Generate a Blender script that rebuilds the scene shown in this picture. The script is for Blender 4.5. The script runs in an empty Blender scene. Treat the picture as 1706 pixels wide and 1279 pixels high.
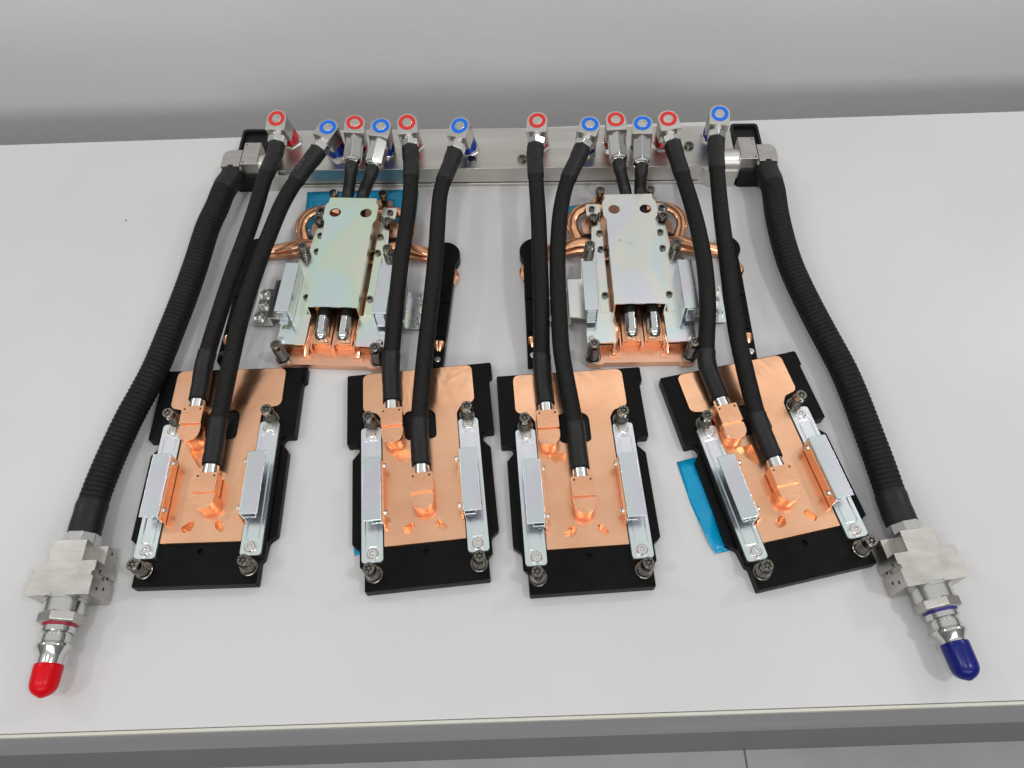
import bpy, bmesh, math, random
from mathutils import Vector, Matrix
from mathutils.geometry import tessellate_polygon

# ------------------------------------------------------------------ camera, world, lights
sc = bpy.context.scene
COL = sc.collection
FPX, TH, RHO, CAMH = 1270.0, math.radians(59.3), math.radians(1.9), 550.0     # focal length in photo pixels, pitch, roll, height in mm
cam_data = bpy.data.cameras.new('camera')
cam = bpy.data.objects.new('camera', cam_data)
COL.objects.link(cam)
cam_data.sensor_fit = 'HORIZONTAL'
cam_data.sensor_width = 36.0
cam_data.lens = 36.0 * FPX / 1706.0
cam_data.clip_start = 0.01
cam_data.clip_end = 50.0
cam.matrix_world = (Matrix.Translation((0, 0, CAMH / 1000)) @ Matrix.Rotation(math.pi / 2 - TH, 4, 'X') @ Matrix.Rotation(-RHO, 4, 'Z'))
sc.camera = cam

world = bpy.data.worlds.new('World')
sc.world = world
world.use_nodes = True
bg = world.node_tree.nodes['Background']
# even showroom light: pale ceiling above, greyer walls towards the horizon
wn = world.node_tree
w_tc = wn.nodes.new('ShaderNodeTexCoord')
w_sp = wn.nodes.new('ShaderNodeSeparateXYZ')
w_cr = wn.nodes.new('ShaderNodeValToRGB')
w_cr.color_ramp.elements[0].position = 0.0; w_cr.color_ramp.elements[0].color = (0.19, 0.19, 0.193, 1)
w_cr.color_ramp.elements[1].position = 0.95; w_cr.color_ramp.elements[1].color = (0.80, 0.805, 0.81, 1)
e_ = w_cr.color_ramp.elements.new(0.35); e_.color = (0.30, 0.30, 0.303, 1)
e_ = w_cr.color_ramp.elements.new(0.62); e_.color = (0.74, 0.735, 0.725, 1)
wn.links.new(w_tc.outputs['Generated'], w_sp.inputs[0])
wn.links.new(w_sp.outputs['Z'], w_cr.inputs['Fac'])
wn.links.new(w_cr.outputs['Color'], bg.inputs['Color'])
bg.inputs['Strength'].default_value = 0.84

def area_light(name, loc, target, sx, sy, power, col=(1, 0.995, 0.985)):
    d = bpy.data.lights.new(name, 'AREA')
    d.shape = 'RECTANGLE'
    d.size, d.size_y = sx, sy
    d.energy = power
    d.color = col
    o = bpy.data.objects.new(name, d)
    COL.objects.link(o)
    o.location = loc
    o.rotation_euler = (Vector(target) - Vector(loc)).to_track_quat('-Z', 'Y').to_euler()
    return o
# ceiling lamps of the showroom, with two added fill lights at the back
area_light('ceiling_or_fill_light', (-0.35, -0.32, 2.0), (-0.30, 0.4, 0), 0.16, 0.16, 5.8)
area_light('ceiling_or_fill_light', (1.10, -0.25, 2.0), (0.5, 0.4, 0), 0.16, 0.16, 9.6)
area_light('ceiling_or_fill_light', (-1.45, -0.25, 2.0), (-0.5, 0.4, 0), 0.16, 0.16, 5.2)
area_light('ceiling_or_fill_light', (2.1, 1.5, 2.0), (0.6, 0.6, 0), 0.3, 0.3, 9.0)  # added fill light, brightens the back right of the table
area_light('ceiling_or_fill_light', (-2.2, 1.4, 2.0), (-0.6, 0.6, 0), 0.3, 0.3, 7.0)  # added fill light for the back left of the table
area_light('ceiling_tube', (0.52, 1.47, 2.0), (0.52, 1.47, 0), 1.6, 0.06, 1.1)
# the row of panels further back in the room, behind the photographer
area_light('room_panel', (0.1, -2.6, 1.75), (0, 0.8, 0), 3.4, 0.5, 30)

sc.view_settings.view_transform = 'Standard'
sc.view_settings.look = 'None'
sc.view_settings.exposure = 0.0
sc.view_settings.gamma = 1.0
sc.view_settings.use_curve_mapping = False

# ------------------------------------------------------------------ helpers (all in millimetres)
def P(u, v, z=0.0):
    """world point (mm) at height z (mm) seen at photo pixel u,v"""
    x = (u - 853) / FPX
    y = -(v - 639.5) / FPX
    c, s = math.cos(RHO), math.sin(RHO)
    r = Vector((1, 0, 0))
    up = Vector((0, math.sin(TH), math.cos(TH)))
    fw = Vector((0, math.cos(TH), -math.sin(TH)))
    d = x * (c * r - s * up) + y * (c * up + s * r) + fw
    t = (z - CAMH) / d.z
    return Vector((d.x * t, d.y * t, z))

RZ = lambda a: Matrix.Rotation(a, 4, 'Z')
T = lambda x, y, z: Matrix.Translation((x, y, z))

def round_poly(pts, seg=5):
    """pts: (x, y) or (x, y, r); rounds the corners that have a radius"""
    out = []
    n = len(pts)
    for i in range(n):
        p = pts[i]
        r = p[2] if len(p) > 2 else 0
        c = Vector(p[:2])
        if r <= 0:
            out.append((c.x, c.y))
            continue
        a = (Vector(pts[i - 1][:2]) - c)
        b = (Vector(pts[(i + 1) % n][:2]) - c)
        la, lb = a.length, b.length
        a.normalize(); b.normalize()
        ang = a.angle(b)
        d = min(r / math.tan(ang / 2), la * 0.49, lb * 0.49)
        rr = d * math.tan(ang / 2)
        cen = c + (a + b).normalized() * (rr / math.sin(ang / 2))
        s = c + a * d - cen
        e = c + b * d - cen
        a0, a1 = math.atan2(s.y, s.x), math.atan2(e.y, e.x)
        da = (a1 - a0 + math.pi) % (2 * math.pi) - math.pi
        for k in range(seg + 1):
            t = a0 + da * k / seg
            out.append((cen.x + rr * math.cos(t), cen.y + rr * math.sin(t)))
    return out

def rect(x0, x1, y0, y1, r=0):
    return round_poly([(x0, y0, r), (x1, y0, r), (x1, y1, r), (x0, y1, r)]) if r else [(x0, y0), (x1, y0), (x1, y1), (x0, y1)]

def circ(cx, cy, r, n=20):
    return [(cx + r * math.cos(2 * math.pi * k / n), cy + r * math.sin(2 * math.pi * k / n)) for k in range(n)]

class MB:
    def __init__(s):
        s.v, s.f = [], []
    def add(s, vs, fs, M=None):
        o = len(s.v)
        for p in vs:
            p = Vector(p)
            s.v.append(M @ p if M else p)
        s.f += [tuple(o + i for i in f) for f in fs]
        return s
    def prism(s, poly, z0, z1, holes=(), M=None, bottom=True):
        loops = [list(poly)] + [list(h) for h in holes]
        vs, fs, base = [], [], []
        for lp in loops:
            base.append(len(vs))
            vs += [(x, y, z0) for x, y in lp] + [(x, y, z1) for x, y in lp]
        for lp, b in zip(loops, base):
            n = len(lp)
            fs += [(b + i, b + (i + 1) % n, b + n + (i + 1) % n, b + n + i) for i in range(n)]
        if not holes and len(poly) <= 8:
            n = len(poly)
            fs.append(tuple(range(n, 2 * n)))
            if bottom: fs.append(tuple(range(n)))
        else:
            idx = []
            for lp, b in zip(loops, base):
                idx += [(b + i, b + len(lp) + i) for i in range(len(lp))]
            for t in tessellate_polygon([[Vector((x, y, 0)) for x, y in lp] for lp in loops]):
                fs.append(tuple(idx[i][1] for i in t))
                if bottom: fs.append(tuple(idx[i][0] for i in t))
        return s.add(vs, fs, M)
    def box(s, x0, x1, y0, y1, z0, z1, M=None):
        return s.prism(rect(x0, x1, y0, y1), z0, z1, M=M)
    def lathe(s, prof, n=24, M=None, ph=0.0):
        """prof: (r, z) from bottom to top; r == 0 closes the end"""
        vs, fs, rings = [], [], []
        for r, z in prof:
            if r <= 1e-6:
                rings.append([len(vs)]); vs.append((0, 0, z))
            else:
                rings.append(list(range(len(vs), len(vs) + n)))
                vs += [(r * math.cos(ph + 2 * math.pi * k / n), r * math.sin(ph + 2 * math.pi * k / n), z) for k in range(n)]
        for a, b in zip(rings, rings[1:]):
            if len(a) == 1 and len(b) == 1: continue
            for k in range(n):
                k2 = (k + 1) % n
                if len(a) == 1: fs.append((a[0], b[k], b[k2]))
                elif len(b) == 1: fs.append((a[k], a[k2], b[0]))
                else: fs.append((a[k], a[k2], b[k2], b[k]))
        return s.add(vs, fs, M)
    def tube(s, pts, rad, n=14, sx=1.0, sz=1.0, caps=True, M=None):
        """rad: number or list; sx / sz flatten the section (sz is near world up)"""
        pts = [Vector(p) for p in pts]
        vs, fs = [], []
        up = Vector((0, 0, 1))
        for i, p in enumerate(pts):
            t = (pts[min(i + 1, len(pts) - 1)] - pts[max(i - 1, 0)]).normalized()
            side = t.cross(up)
            side = side.normalized() if side.length > 1e-4 else Vector((1, 0, 0))
            u2 = side.cross(t).normalized()
            r = rad[i] if isinstance(rad, (list, tuple)) else rad
            for k in range(n):
                a = 2 * math.pi * k / n
                vs.append(p + side * (r * sx * math.cos(a)) + u2 * (r * sz * math.sin(a)))
        m = len(pts)
        for i in range(m - 1):
            for k in range(n):
                k2 = (k + 1) % n
                fs.append((i * n + k, i * n + k2, (i + 1) * n + k2, (i + 1) * n + k))
        if caps:
            fs.append(tuple(range(n)))
            fs.append(tuple((m - 1) * n + k for k in range(n)))
        return s.add(vs, fs, M)
    def coil(s, r, wire, z0, z1, turns, n=14, wn=5, M=None):
        pts = []
        tot = int(turns * n)
        for i in range(tot + 1):
            a = 2 * math.pi * i / n
            pts.append((r * math.cos(a), r * math.sin(a), z0 + (z1 - z0) * i / tot))
        return s.tube(pts, wire, n=wn, M=M)
    def mesh(s, name, mat, ang=32):
        me = bpy.data.meshes.new(name)
        me.from_pydata([tuple(p * 0.001) for p in s.v], [], s.f)
        bm = bmesh.new(); bm.from_mesh(me)
        bmesh.ops.recalc_face_normals(bm, faces=bm.faces)
        bm.to_mesh(me); bm.free()
        me.shade_smooth()
        me.set_sharp_from_angle(angle=math.radians(ang))
        me.materials.append(mat)
        return me

def put(name, me, parent=None, loc=(0, 0, 0), rz=0.0, bevel=0.0, M=None, seg=2):
    if isinstance(me, tuple): me = me[0].mesh(name, me[1])
    o = bpy.data.objects.new(name, me)
    COL.objects.link(o)
    o.parent = parent
    if M is not None:
        M = M.copy(); M.translation = M.translation * 0.001
        o.matrix_local = M
    else:
        o.location = Vector(loc) * 0.001
        o.rotation_euler = (0, 0, rz)
    if bevel:
        b = o.modifiers.new('bevel', 'BEVEL')
        b.width = bevel * 0.001; b.segments = seg; b.limit_method = 'ANGLE'; b.angle_limit = math.radians(40)
        b.harden_normals = True
    return o

def tag(o, label=None, cat=None, group=None, kind=None):
    if label: o['label'] = label
    if cat: o['category'] = cat
    if group: o['group'] = group
    if kind: o['kind'] = kind
    return o

def thing(name, label, cat, loc=(0, 0, 0), rz=0.0, group=None):
    o = bpy.data.objects.new(name, None)
    COL.objects.link(o)
    o.empty_display_size = 0.01
    o.location = Vector(loc) * 0.001
    o.rotation_euler = (0, 0, rz)
    return tag(o, label, cat, group)

def copy_tree(o, parent=None):
    c = o.copy(); COL.objects.link(c); c.parent = parent
    for ch in list(o.children): copy_tree(ch, c)
    return c

# ------------------------------------------------------------------ materials
def mat(name, col, rough=0.5, metal=0.0, spec=0.5, coat=0.0, aniso=0.0):
    m = bpy.data.materials.new(name)
    m.use_nodes = True
    b = m.node_tree.nodes['Principled BSDF']
    b.inputs['Base Color'].default_value = (*col, 1)
    b.inputs['Roughness'].default_value = rough
    b.inputs['Metallic'].default_value = metal
    b.inputs['Specular IOR Level'].default_value = spec
    b.inputs['Coat Weight'].default_value = coat
    b.inputs['Anisotropic'].default_value = aniso
    return m

def N(m, t, **kw):
    n = m.node_tree.nodes.new(t)
    for k, v in kw.items():
        if k in n.inputs: n.inputs[k].default_value = v
        else: setattr(n, k, v)
    return n

def LK(m, a, ao, b, bi):
    m.node_tree.links.new(a.outputs[ao], b.inputs[bi])

def coords(m, scale=(1, 1, 1)):
    tc = N(m, 'ShaderNodeTexCoord')
    mp = N(m, 'ShaderNodeMapping')
    mp.inputs['Scale'].default_value = scale
    LK(m, tc, 'Object', mp, 'Vector')
    return mp

def vary(m, c1, c2, scale=(60, 60, 60), nscale=1.0, detail=4, lo=0.35, hi=0.65):
    """colour wear: two tones mixed by noise"""
    b = m.node_tree.nodes['Principled BSDF']
    mp = coords(m, scale)
    nz = N(m, 'ShaderNodeTexNoise', Scale=nscale, Detail=detail)
    LK(m, mp, 'Vector', nz, 'Vector')
    cr = N(m, 'ShaderNodeValToRGB')
    cr.color_ramp.elements[0].position = lo; cr.color_ramp.elements[0].color = (*c1, 1)
    cr.color_ramp.elements[1].position = hi; cr.color_ramp.elements[1].color = (*c2, 1)
    LK(m, nz, 'Fac', cr, 'Fac')
    LK(m, cr, 'Color', b, 'Base Color')
    return cr

def rough_noise(m, lo, hi, scale=(60, 60, 60), nscale=1.0, detail=5):
    b = m.node_tree.nodes['Principled BSDF']
    mp = coords(m, scale)
    nz = N(m, 'ShaderNodeTexNoise', Scale=nscale, Detail=detail)
    LK(m, mp, 'Vector', nz, 'Vector')
    mr = N(m, 'ShaderNodeMapRange')
    mr.inputs['From Min'].default_value = 0.3; mr.inputs['From Max'].default_value = 0.7
    mr.inputs['To Min'].default_value = lo; mr.inputs['To Max'].default_value = hi
    LK(m, nz, 'Fac', mr, 'Value')
    LK(m, mr, 'Result', b, 'Roughness')

def bump(m, scale, strength, dist=0.001, detail=4, nscale=1.0):
    b = m.node_tree.nodes['Principled BSDF']
    mp = coords(m, scale)
    nz = N(m, 'ShaderNodeTexNoise', Scale=nscale, Detail=detail)
    LK(m, mp, 'Vector', nz, 'Vector')
    bp = N(m, 'ShaderNodeBump', Strength=strength, Distance=dist)
    LK(m, nz, 'Fac', bp, 'Height')
    old = b.inputs['Normal'].links
    if old: LK(m, old[0].from_node, 'Normal', bp, 'Normal')
    LK(m, bp, 'Normal', b, 'Normal')

M_copper = mat('copper', (0.88, 0.52, 0.36), 0.34, 1.0)
vary(M_copper, (0.85, 0.475, 0.315), (0.90, 0.53, 0.37), (18, 60, 60), 1.0, 5)
rough_noise(M_copper, 0.27, 0.38, (25, 60, 40), 1.0, 3)
bump(M_copper, (900, 60, 900), 0.05, 0.0004)
bump(M_copper, (22, 30, 22), 0.12, 0.002, 1)
M_copper_plate = mat('copper_plate', (0.88, 0.52, 0.345), 0.34, 1.0)
vary(M_copper_plate, (0.83, 0.43, 0.245), (0.91, 0.525, 0.325), (26, 34, 60), 1.0, 7, 0.3, 0.62)
bump(M_copper_plate, (900, 60, 900), 0.05, 0.0004)
def _copper_plate_finish(m):
    # the head of the plate is polished and slightly wavy, the rest is milled
    b = m.node_tree.nodes['Principled BSDF']
    tc = N(m, 'ShaderNodeTexCoord'); sp = N(m, 'ShaderNodeSeparateXYZ')
    LK(m, tc, 'Object', sp, 'Vector')
    mr = N(m, 'ShaderNodeMapRange')
    mr.inputs['From Min'].default_value = 0.066; mr.inputs['From Max'].default_value = 0.074
    mr.inputs['To Min'].default_value = 0.29; mr.inputs['To Max'].default_value = 0.22
    LK(m, sp, 'Y', mr, 'Value'); LK(m, mr, 'Result', b, 'Roughness')
    ms = N(m, 'ShaderNodeMapRange')
    ms.inputs['From Min'].default_value = 0.066; ms.inputs['From Max'].default_value = 0.074
    ms.inputs['To Min'].default_value = 0.06; ms.inputs['To Max'].default_value = 0.30
    LK(m, sp, 'Y', ms, 'Value')
    mp = N(m, 'ShaderNodeMapping'); mp.inputs['Scale'].default_value = (38, 26, 30); mp.inputs['Rotation'].default_value = (0, 0, 0.6)
    oi = N(m, 'ShaderNodeObjectInfo'); LK(m, tc, 'Object', mp, 'Vector')
    nz = N(m, 'ShaderNodeTexNoise', Scale=1.0, Detail=2, noise_dimensions='4D', Distortion=0.8)
    LK(m, mp, 'Vector', nz, 'Vector')
    ml = N(m, 'ShaderNodeMath', operation='MULTIPLY'); ml.inputs[1].default_value = 9.0
    LK(m, oi, 'Random', ml, 0); LK(m, ml, 'Value', nz, 'W')
    bp = N(m, 'ShaderNodeBump', Distance=0.003)
    LK(m, ms, 'Result', bp, 'Strength'); LK(m, nz, 'Fac', bp, 'Height')
    LK(m, b.inputs['Normal'].links[0].from_node, 'Normal', bp, 'Normal'); LK(m, bp, 'Normal', b, 'Normal')
_copper_plate_finish(M_copper_plate)
M_copper_pipe = mat('copper_pipe', (0.86, 0.45, 0.28), 0.26, 1.0)
vary(M_copper_pipe, (0.76, 0.36, 0.20), (0.91, 0.49, 0.29), (70, 70, 70))
M_copper_brush = mat('copper_brushed', (0.86, 0.47, 0.31), 0.34, 1.0)
vary(M_copper_brush, (0.84, 0.44, 0.255), (0.91, 0.50, 0.305), (60, 90, 60), 1.0, 3)
rough_noise(M_copper_brush, 0.26, 0.36, (80, 900, 80), 1.0, 3)

def zinc(name, tint):
    m = mat(name, (0.8, 0.8, 0.82), 0.3, 1.0)
    b = m.node_tree.nodes['Principled BSDF']
    mp = coords(m, (11, 8, 11))
    nz = N(m, 'ShaderNodeTexNoise', Scale=1.0, Detail=2, Distortion=0.6)
    LK(m, mp, 'Vector', nz, 'Vector')
    cr = N(m, 'ShaderNodeValToRGB')
    el = cr.color_ramp.elements
    stops = tint
    el[0].position, el[0].color = stops[0][0], (*stops[0][1], 1)
    el[1].position, el[1].color = stops[-1][0], (*stops[-1][1], 1)
    for p, c in stops[1:-1]:
        e = el.new(p); e.color = (*c, 1)
    LK(m, nz, 'Fac', cr, 'Fac')
    LK(m, cr, 'Color', b, 'Base Color')
    rough_noise(m, 0.20, 0.28, (20, 20, 20), 1.0, 2)
    return m
# iridescent passivated zinc plating
M_zinc_green = zinc('zinc_plate_green', [(0.30, (0.78, 0.74, 0.80)), (0.40, (0.66, 0.83, 0.80)), (0.48, (0.70, 0.83, 0.66)), (0.56, (0.82, 0.80, 0.68)), (0.64, (0.64, 0.81, 0.74)), (0.72, (0.72, 0.78, 0.86))])
M_zinc = zinc('zinc_plate', [(0.30, (0.76, 0.74, 0.84)), (0.40, (0.78, 0.80, 0.85)), (0.48, (0.84, 0.83, 0.74)), (0.56, (0.70, 0.83, 0.82)), (0.64, (0.85, 0.74, 0.82)), (0.72, (0.80, 0.80, 0.84))])
M_zinc_blue = zinc('zinc_rail', [(0.30, (0.74, 0.76, 0.82)), (0.42, (0.80, 0.80, 0.84)), (0.5, (0.72, 0.83, 0.80)), (0.58, (0.82, 0.76, 0.86)), (0.7, (0.78, 0.80, 0.86))])
M_zinc_lilac = zinc('zinc_bracket', [(0.30, (0.62, 0.62, 0.70)), (0.42, (0.70, 0.70, 0.76)), (0.5, (0.66, 0.74, 0.74)), (0.58, (0.72, 0.67, 0.76)), (0.7, (0.66, 0.68, 0.74))])

M_steel = mat('machined_steel', (0.52, 0.505, 0.47), 0.3, 1.0)
rough_noise(M_steel, 0.25, 0.36, (60, 60, 60))
vary(M_steel, (0.48, 0.465, 0.43), (0.55, 0.535, 0.50), (60, 200, 60), 1.0, 6)
bump(M_steel, (40, 1800, 300), 0.05, 0.0003)
pass
M_bar = mat('brushed_bar', (0.60, 0.585, 0.55), 0.3, 1.0)
vary(M_bar, (0.55, 0.535, 0.49), (0.66, 0.645, 0.61), (8, 60, 60))
rough_noise(M_bar, 0.32, 0.44, (6, 70, 30))
bump(M_bar, (20, 1500, 1500), 0.06, 0.0003)
M_chrome = mat('chromed_steel', (0.66, 0.66, 0.64), 0.10, 1.0)
M_ferrule = mat('satin_ferrule', (0.72, 0.72, 0.70), 0.27, 1.0)
bump(M_ferrule, (900, 60, 900), 0.05, 0.0003)
M_screw = mat('nickel_screw', (0.30, 0.285, 0.25), 0.25, 1.0)
vary(M_screw, (0.15, 0.14, 0.12), (0.25, 0.235, 0.205), (300, 300, 300))
M_spring = mat('spring_wire', (0.52, 0.49, 0.44), 0.22, 1.0)
M_recess_shade = mat('recess_shade', (0.03, 0.03, 0.03), 0.5, 0.6)  # near-black stands in for the shade inside holes and recesses
M_silver_screw = mat('silver_screw', (0.74, 0.73, 0.71), 0.25, 1.0)
M_black = mat('black_anodised', (0.006, 0.006, 0.006), 0.36, 0, 0.10)
vary(M_black, (0.0025, 0.0026, 0.0026), (0.0045, 0.0046, 0.0045), (40, 40, 40))
rough_noise(M_black, 0.30, 0.44, (80, 80, 80))
bump(M_black, (2500, 2500, 2500), 0.05, 0.0002)
M_black_plastic = mat('black_plastic', (0.006, 0.007, 0.007), 0.5, 0, 0.25)
M_hose = mat('ribbed_rubber', (0.016, 0.0155, 0.0155), 0.6, 0, 0.2)
vary(M_hose, (0.005, 0.0047, 0.0046), (0.010, 0.0095, 0.0093), (300, 300, 300))
M_sleeve = mat('shrink_sleeve', (0.009, 0.0088, 0.009), 0.45, 0, 0.34)
bump(M_sleeve, (260, 260, 260), 0.15, 0.0006)
rough_noise(M_sleeve, 0.42, 0.58, (120, 120, 120))
M_print = mat('sleeve_print', (0.16, 0.16, 0.165), 0.7)
M_red = mat('red_ring', (0.58, 0.025, 0.022), 0.45, 0, 0.3)
M_blue = mat('blue_ring', (0.002, 0.13, 0.66), 0.45, 0, 0.3)
M_red_an = mat('red_anodised', (0.46, 0.015, 0.025), 0.3, 0.7)
M_blue_an = mat('blue_anodised', (0.008, 0.035, 0.28), 0.3, 0.7)
M_red_cap = mat('red_vinyl', (0.60, 0.0, 0.006), 0.3, 0.0, 0.2)
M_blue_cap = mat('blue_vinyl', (0.004, 0.009, 0.14), 0.24, 0.0, 0.3)
M_red_seal = mat('red_seal', (0.32, 0.01, 0.03), 0.4)
M_blue_seal = mat('blue_seal', (0.02, 0.014, 0.20), 0.4)
M_pencil = mat('marker_ink', (0.16, 0.16, 0.17), 0.6)

M_film = mat('blue_film', (0.001, 0.27, 0.49), 0.2, 0.0, 0.4)
bump(M_film, (70, 70, 70), 0.45, 0.004, 3)
M_film_pale = mat('pale_film', (0.10, 0.52, 0.66), 0.2)
M_film_pale.node_tree.nodes['Principled BSDF'].inputs['Alpha'].default_value = 0.35

M_table = mat('white_laminate', (0.72, 0.715, 0.71), 0.38, 0.0, 0.42)
vary(M_table, (0.53, 0.525, 0.525), (0.556, 0.551, 0.551), (6, 6, 6))
rough_noise(M_table, 0.32, 0.45, (5, 5, 5))
bump(M_table, (700, 700, 700), 0.03, 0.0004)
M_table_edge = mat('table_edging', (0.55, 0.54, 0.47), 0.45)
M_fascia_shade = mat('fascia_shade', (0.20, 0.20, 0.21), 0.5)  # grey puts the shade on the white table front into the colour
vary(M_fascia_shade, (0.28, 0.28, 0.29), (0.33, 0.33, 0.34), (3, 30, 30))
M_panel = mat('dark_base_panel', (0.15, 0.15, 0.153), 0.4)
M_wall = mat('grey_painted_wall', (0.50, 0.49, 0.49), 0.6, 0.0, 0.3)
vary(M_wall, (0.78, 0.77, 0.77), (0.815, 0.806, 0.805), (3, 3, 6))
bump(M_wall, (40, 40, 70), 0.10, 0.003, 4)
bump(M_wall, (210, 210, 300), 0.10, 0.001, 3)
M_floor = mat('grey_floor_tile', (0.30, 0.29, 0.295), 0.5)
vary(M_floor, (0.33, 0.32, 0.325), (0.39, 0.38, 0.385), (8, 8, 8), 1.0, 8)
M_nib = mat('paint_nib', (0.82, 0.81, 0.81), 0.5)
M_joint = mat('tile_joint', (0.2, 0.2, 0.2), 0.8)

# ------------------------------------------------------------------ setting
FLOOR = -750.0
BACK_Y = 638.5
tag(put('floor', (MB().box(-2500, 2500, -2500, BACK_Y + 340, FLOOR - 20, FLOOR), M_joint)), kind='structure')
floor = bpy.data.objects['floor']
SEAM_X = P(1241, 1256, FLOOR + 3).x
for i in range(-2, 2):                                          # floor tiles with a joint between them
    for j in range(-3, 2):
        x0 = SEAM_X + i * 1200
        put('tile', (MB().box(x0 + 1.2, x0 + 1198.8, j * 600 - 70, j * 600 + 526, FLOOR, FLOOR + 3), M_floor), floor, bevel=0.8)
wall = tag(put('wall', (MB().box(-2500, 2500, BACK_Y + 150, BACK_Y + 220, FLOOR + 4, 200), M_wall)), kind='structure')
rnd = random.Random(4)
nib = MB().lathe([(0.7, -0.3), (0.55, 0.4), (0, 0.6)], 7)
nib_me = nib.mesh('paint_nib', M_nib)
for (u, v) in [(284, 197), (20, 211), (488, 45), (1195, 150), (985, 52), (1032, 30), (1240, 5), (1155, 12), (1207, 8), (1262, 23), (1297, 36), (1370, 117), (1205, 14)]:
    d = P(u, v, 0) - Vector((0, 0, CAMH))
    t = (BACK_Y + 150) / d.y
    q = Vector((0, 0, CAMH)) + d * t
    put('paint_nib', nib_me, wall, M=T(q.x, BACK_Y + 150, q.z) @ Matrix.Rotation(math.pi / 2, 4, 'X') @ Matrix.Diagonal((rnd.uniform(.8, 1.8), rnd.uniform(.6, 1.1), 1, 1)))

table = thing('display_table', 'white laminate display table top with cream edging carrying the cooling parts', 'table', (0, 66, FLOOR + 4))
tz = -FLOOR - 4
put('table_top', (MB().box(-1150, 1150, 2.5, BACK_Y - 66, tz - 7, tz), M_table), table, bevel=0.8)
put('edging', (MB().box(-1150, 1150, 0, 2.2, tz - 7, tz - 0.4), M_table_edge), table, bevel=0.5)
put('fascia', (MB().box(-1140, 1140, 1.2, 20, tz - 118, tz - 7.2), M_fascia_shade), table, bevel=0.8)
put('base_panel', (MB().box(-1120, 1120, 38, BACK_Y - 66 - 40, 0, tz - 8), M_panel), table)
put('speck', (MB().lathe([(1.3, -0.1), (0.9, 0.12), (0, 0.16)], 9), M_pencil), table, P(210, 367) - Vector((0, 66, FLOOR + 4)))

# ------------------------------------------------------------------ shared small parts
def screw_head_mb(r, h, z0, star=0.55, M=None, mb=None):
    """socket head with a six-lobed recess and centre pin"""
    mb = mb or MB()
    mb.lathe([(r, z0), (r, z0 + h - 0.5), (r - 0.5, z0 + h), (r * star, z0 + h), (r * star * 0.8, z0 + h - 1.6), (0.32 * r * star + .25, z0 + h - 1.6), (0.3 * r * star + .2, z0 + h - 0.5), (0, z0 + h - 0.4)], 18, M)
    for k in range(6):                                          # lobes standing into the recess
        a = math.pi / 3 * k
        mb.lathe([(0.30 * r * star, z0 + h - 1.6), (0.28 * r * star, z0 + h - 0.12), (0, z0 + h - 0.1)], 6, (M or Matrix()) @ T(math.cos(a) * r * star * 0.86, math.sin(a) * r * star * 0.86, 0))
    return mb

recess_me = MB().lathe([(2.55, 0), (2.5, 0.25), (0, 0.25)], 14).mesh('recess', M_recess_shade)  # dark disc that darkens the recess in place of its own shade
_sc = {}
def spring_screw(parent, x, y, zb, zt, spring=True, tilt=(0, 0), post=None):
    """captive spring screw from the plate at zb up to the head at zt"""
    key = (round(zt - zb, 1), spring)
    if key not in _sc:
        L = zt - zb
        m = MB()
        m.lathe([(2.3, 0), (2.3, L - 5.2)], 12)
        screw_head_mb(4.4, 5.2, L - 5.2, 0.66, mb=m)
        m.lathe([(4.2, L - 5.2), (0, L - 5.2)], 18)
        if not spring:
            m.lathe([(3.6, 0), (3.6, L - 6.2), (2.6, L - 6.0)], 14)
        a = m.mesh('spring_screw', M_screw)
        b = MB().coil(4.5, 0.62, 1.8, L - 5.6, max(3, (L - 7) / 2.7)).mesh('spring', M_spring) if spring else None
        c = MB().lathe([(6.6, 0), (6.6, 1.4), (6.0, 1.9), (5.0, 1.9), (4.8, 1.2), (2.6, 1.2)], 24).mesh('washer', M_screw)
        _sc[key] = (a, b, c)
    a, b, c = _sc[key]
    Mx = T(x, y, zb) @ Matrix.Rotation(tilt[0], 4, 'X') @ Matrix.Rotation(tilt[1], 4, 'Y')
    o = put('spring_screw', a, parent, M=Mx)
    put('recess', recess_me, o, (0, 0, zt - zb - 1.55))
    if b: put('spring', b, o)
    if b: put('washer', c, o)
    return o

rail_screw_me = screw_head_mb(4.0, 2.4, 0, 0.55).lathe([(5.0, -0.02), (5.0, 0.5), (4.0, 0.55)], 22).mesh('rail_screw', M_silver_screw)
side_screw_me = screw_head_mb(2.3, 2.0, 0, 0.5).mesh('side_screw', M_silver_screw)
nut_me = MB().lathe([(3.0, 0), (3.0, 1.6), (2.7, 1.9), (1.7, 1.9), (1.7, 0.2), (0, 0.2)], 18).mesh('nut', M_screw)
nut_hole_me = MB().lathe([(1.66, 0.0), (1.6, 0.9), (0, 0.9)], 14).mesh('nut_hole', M_recess_shade)

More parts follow.
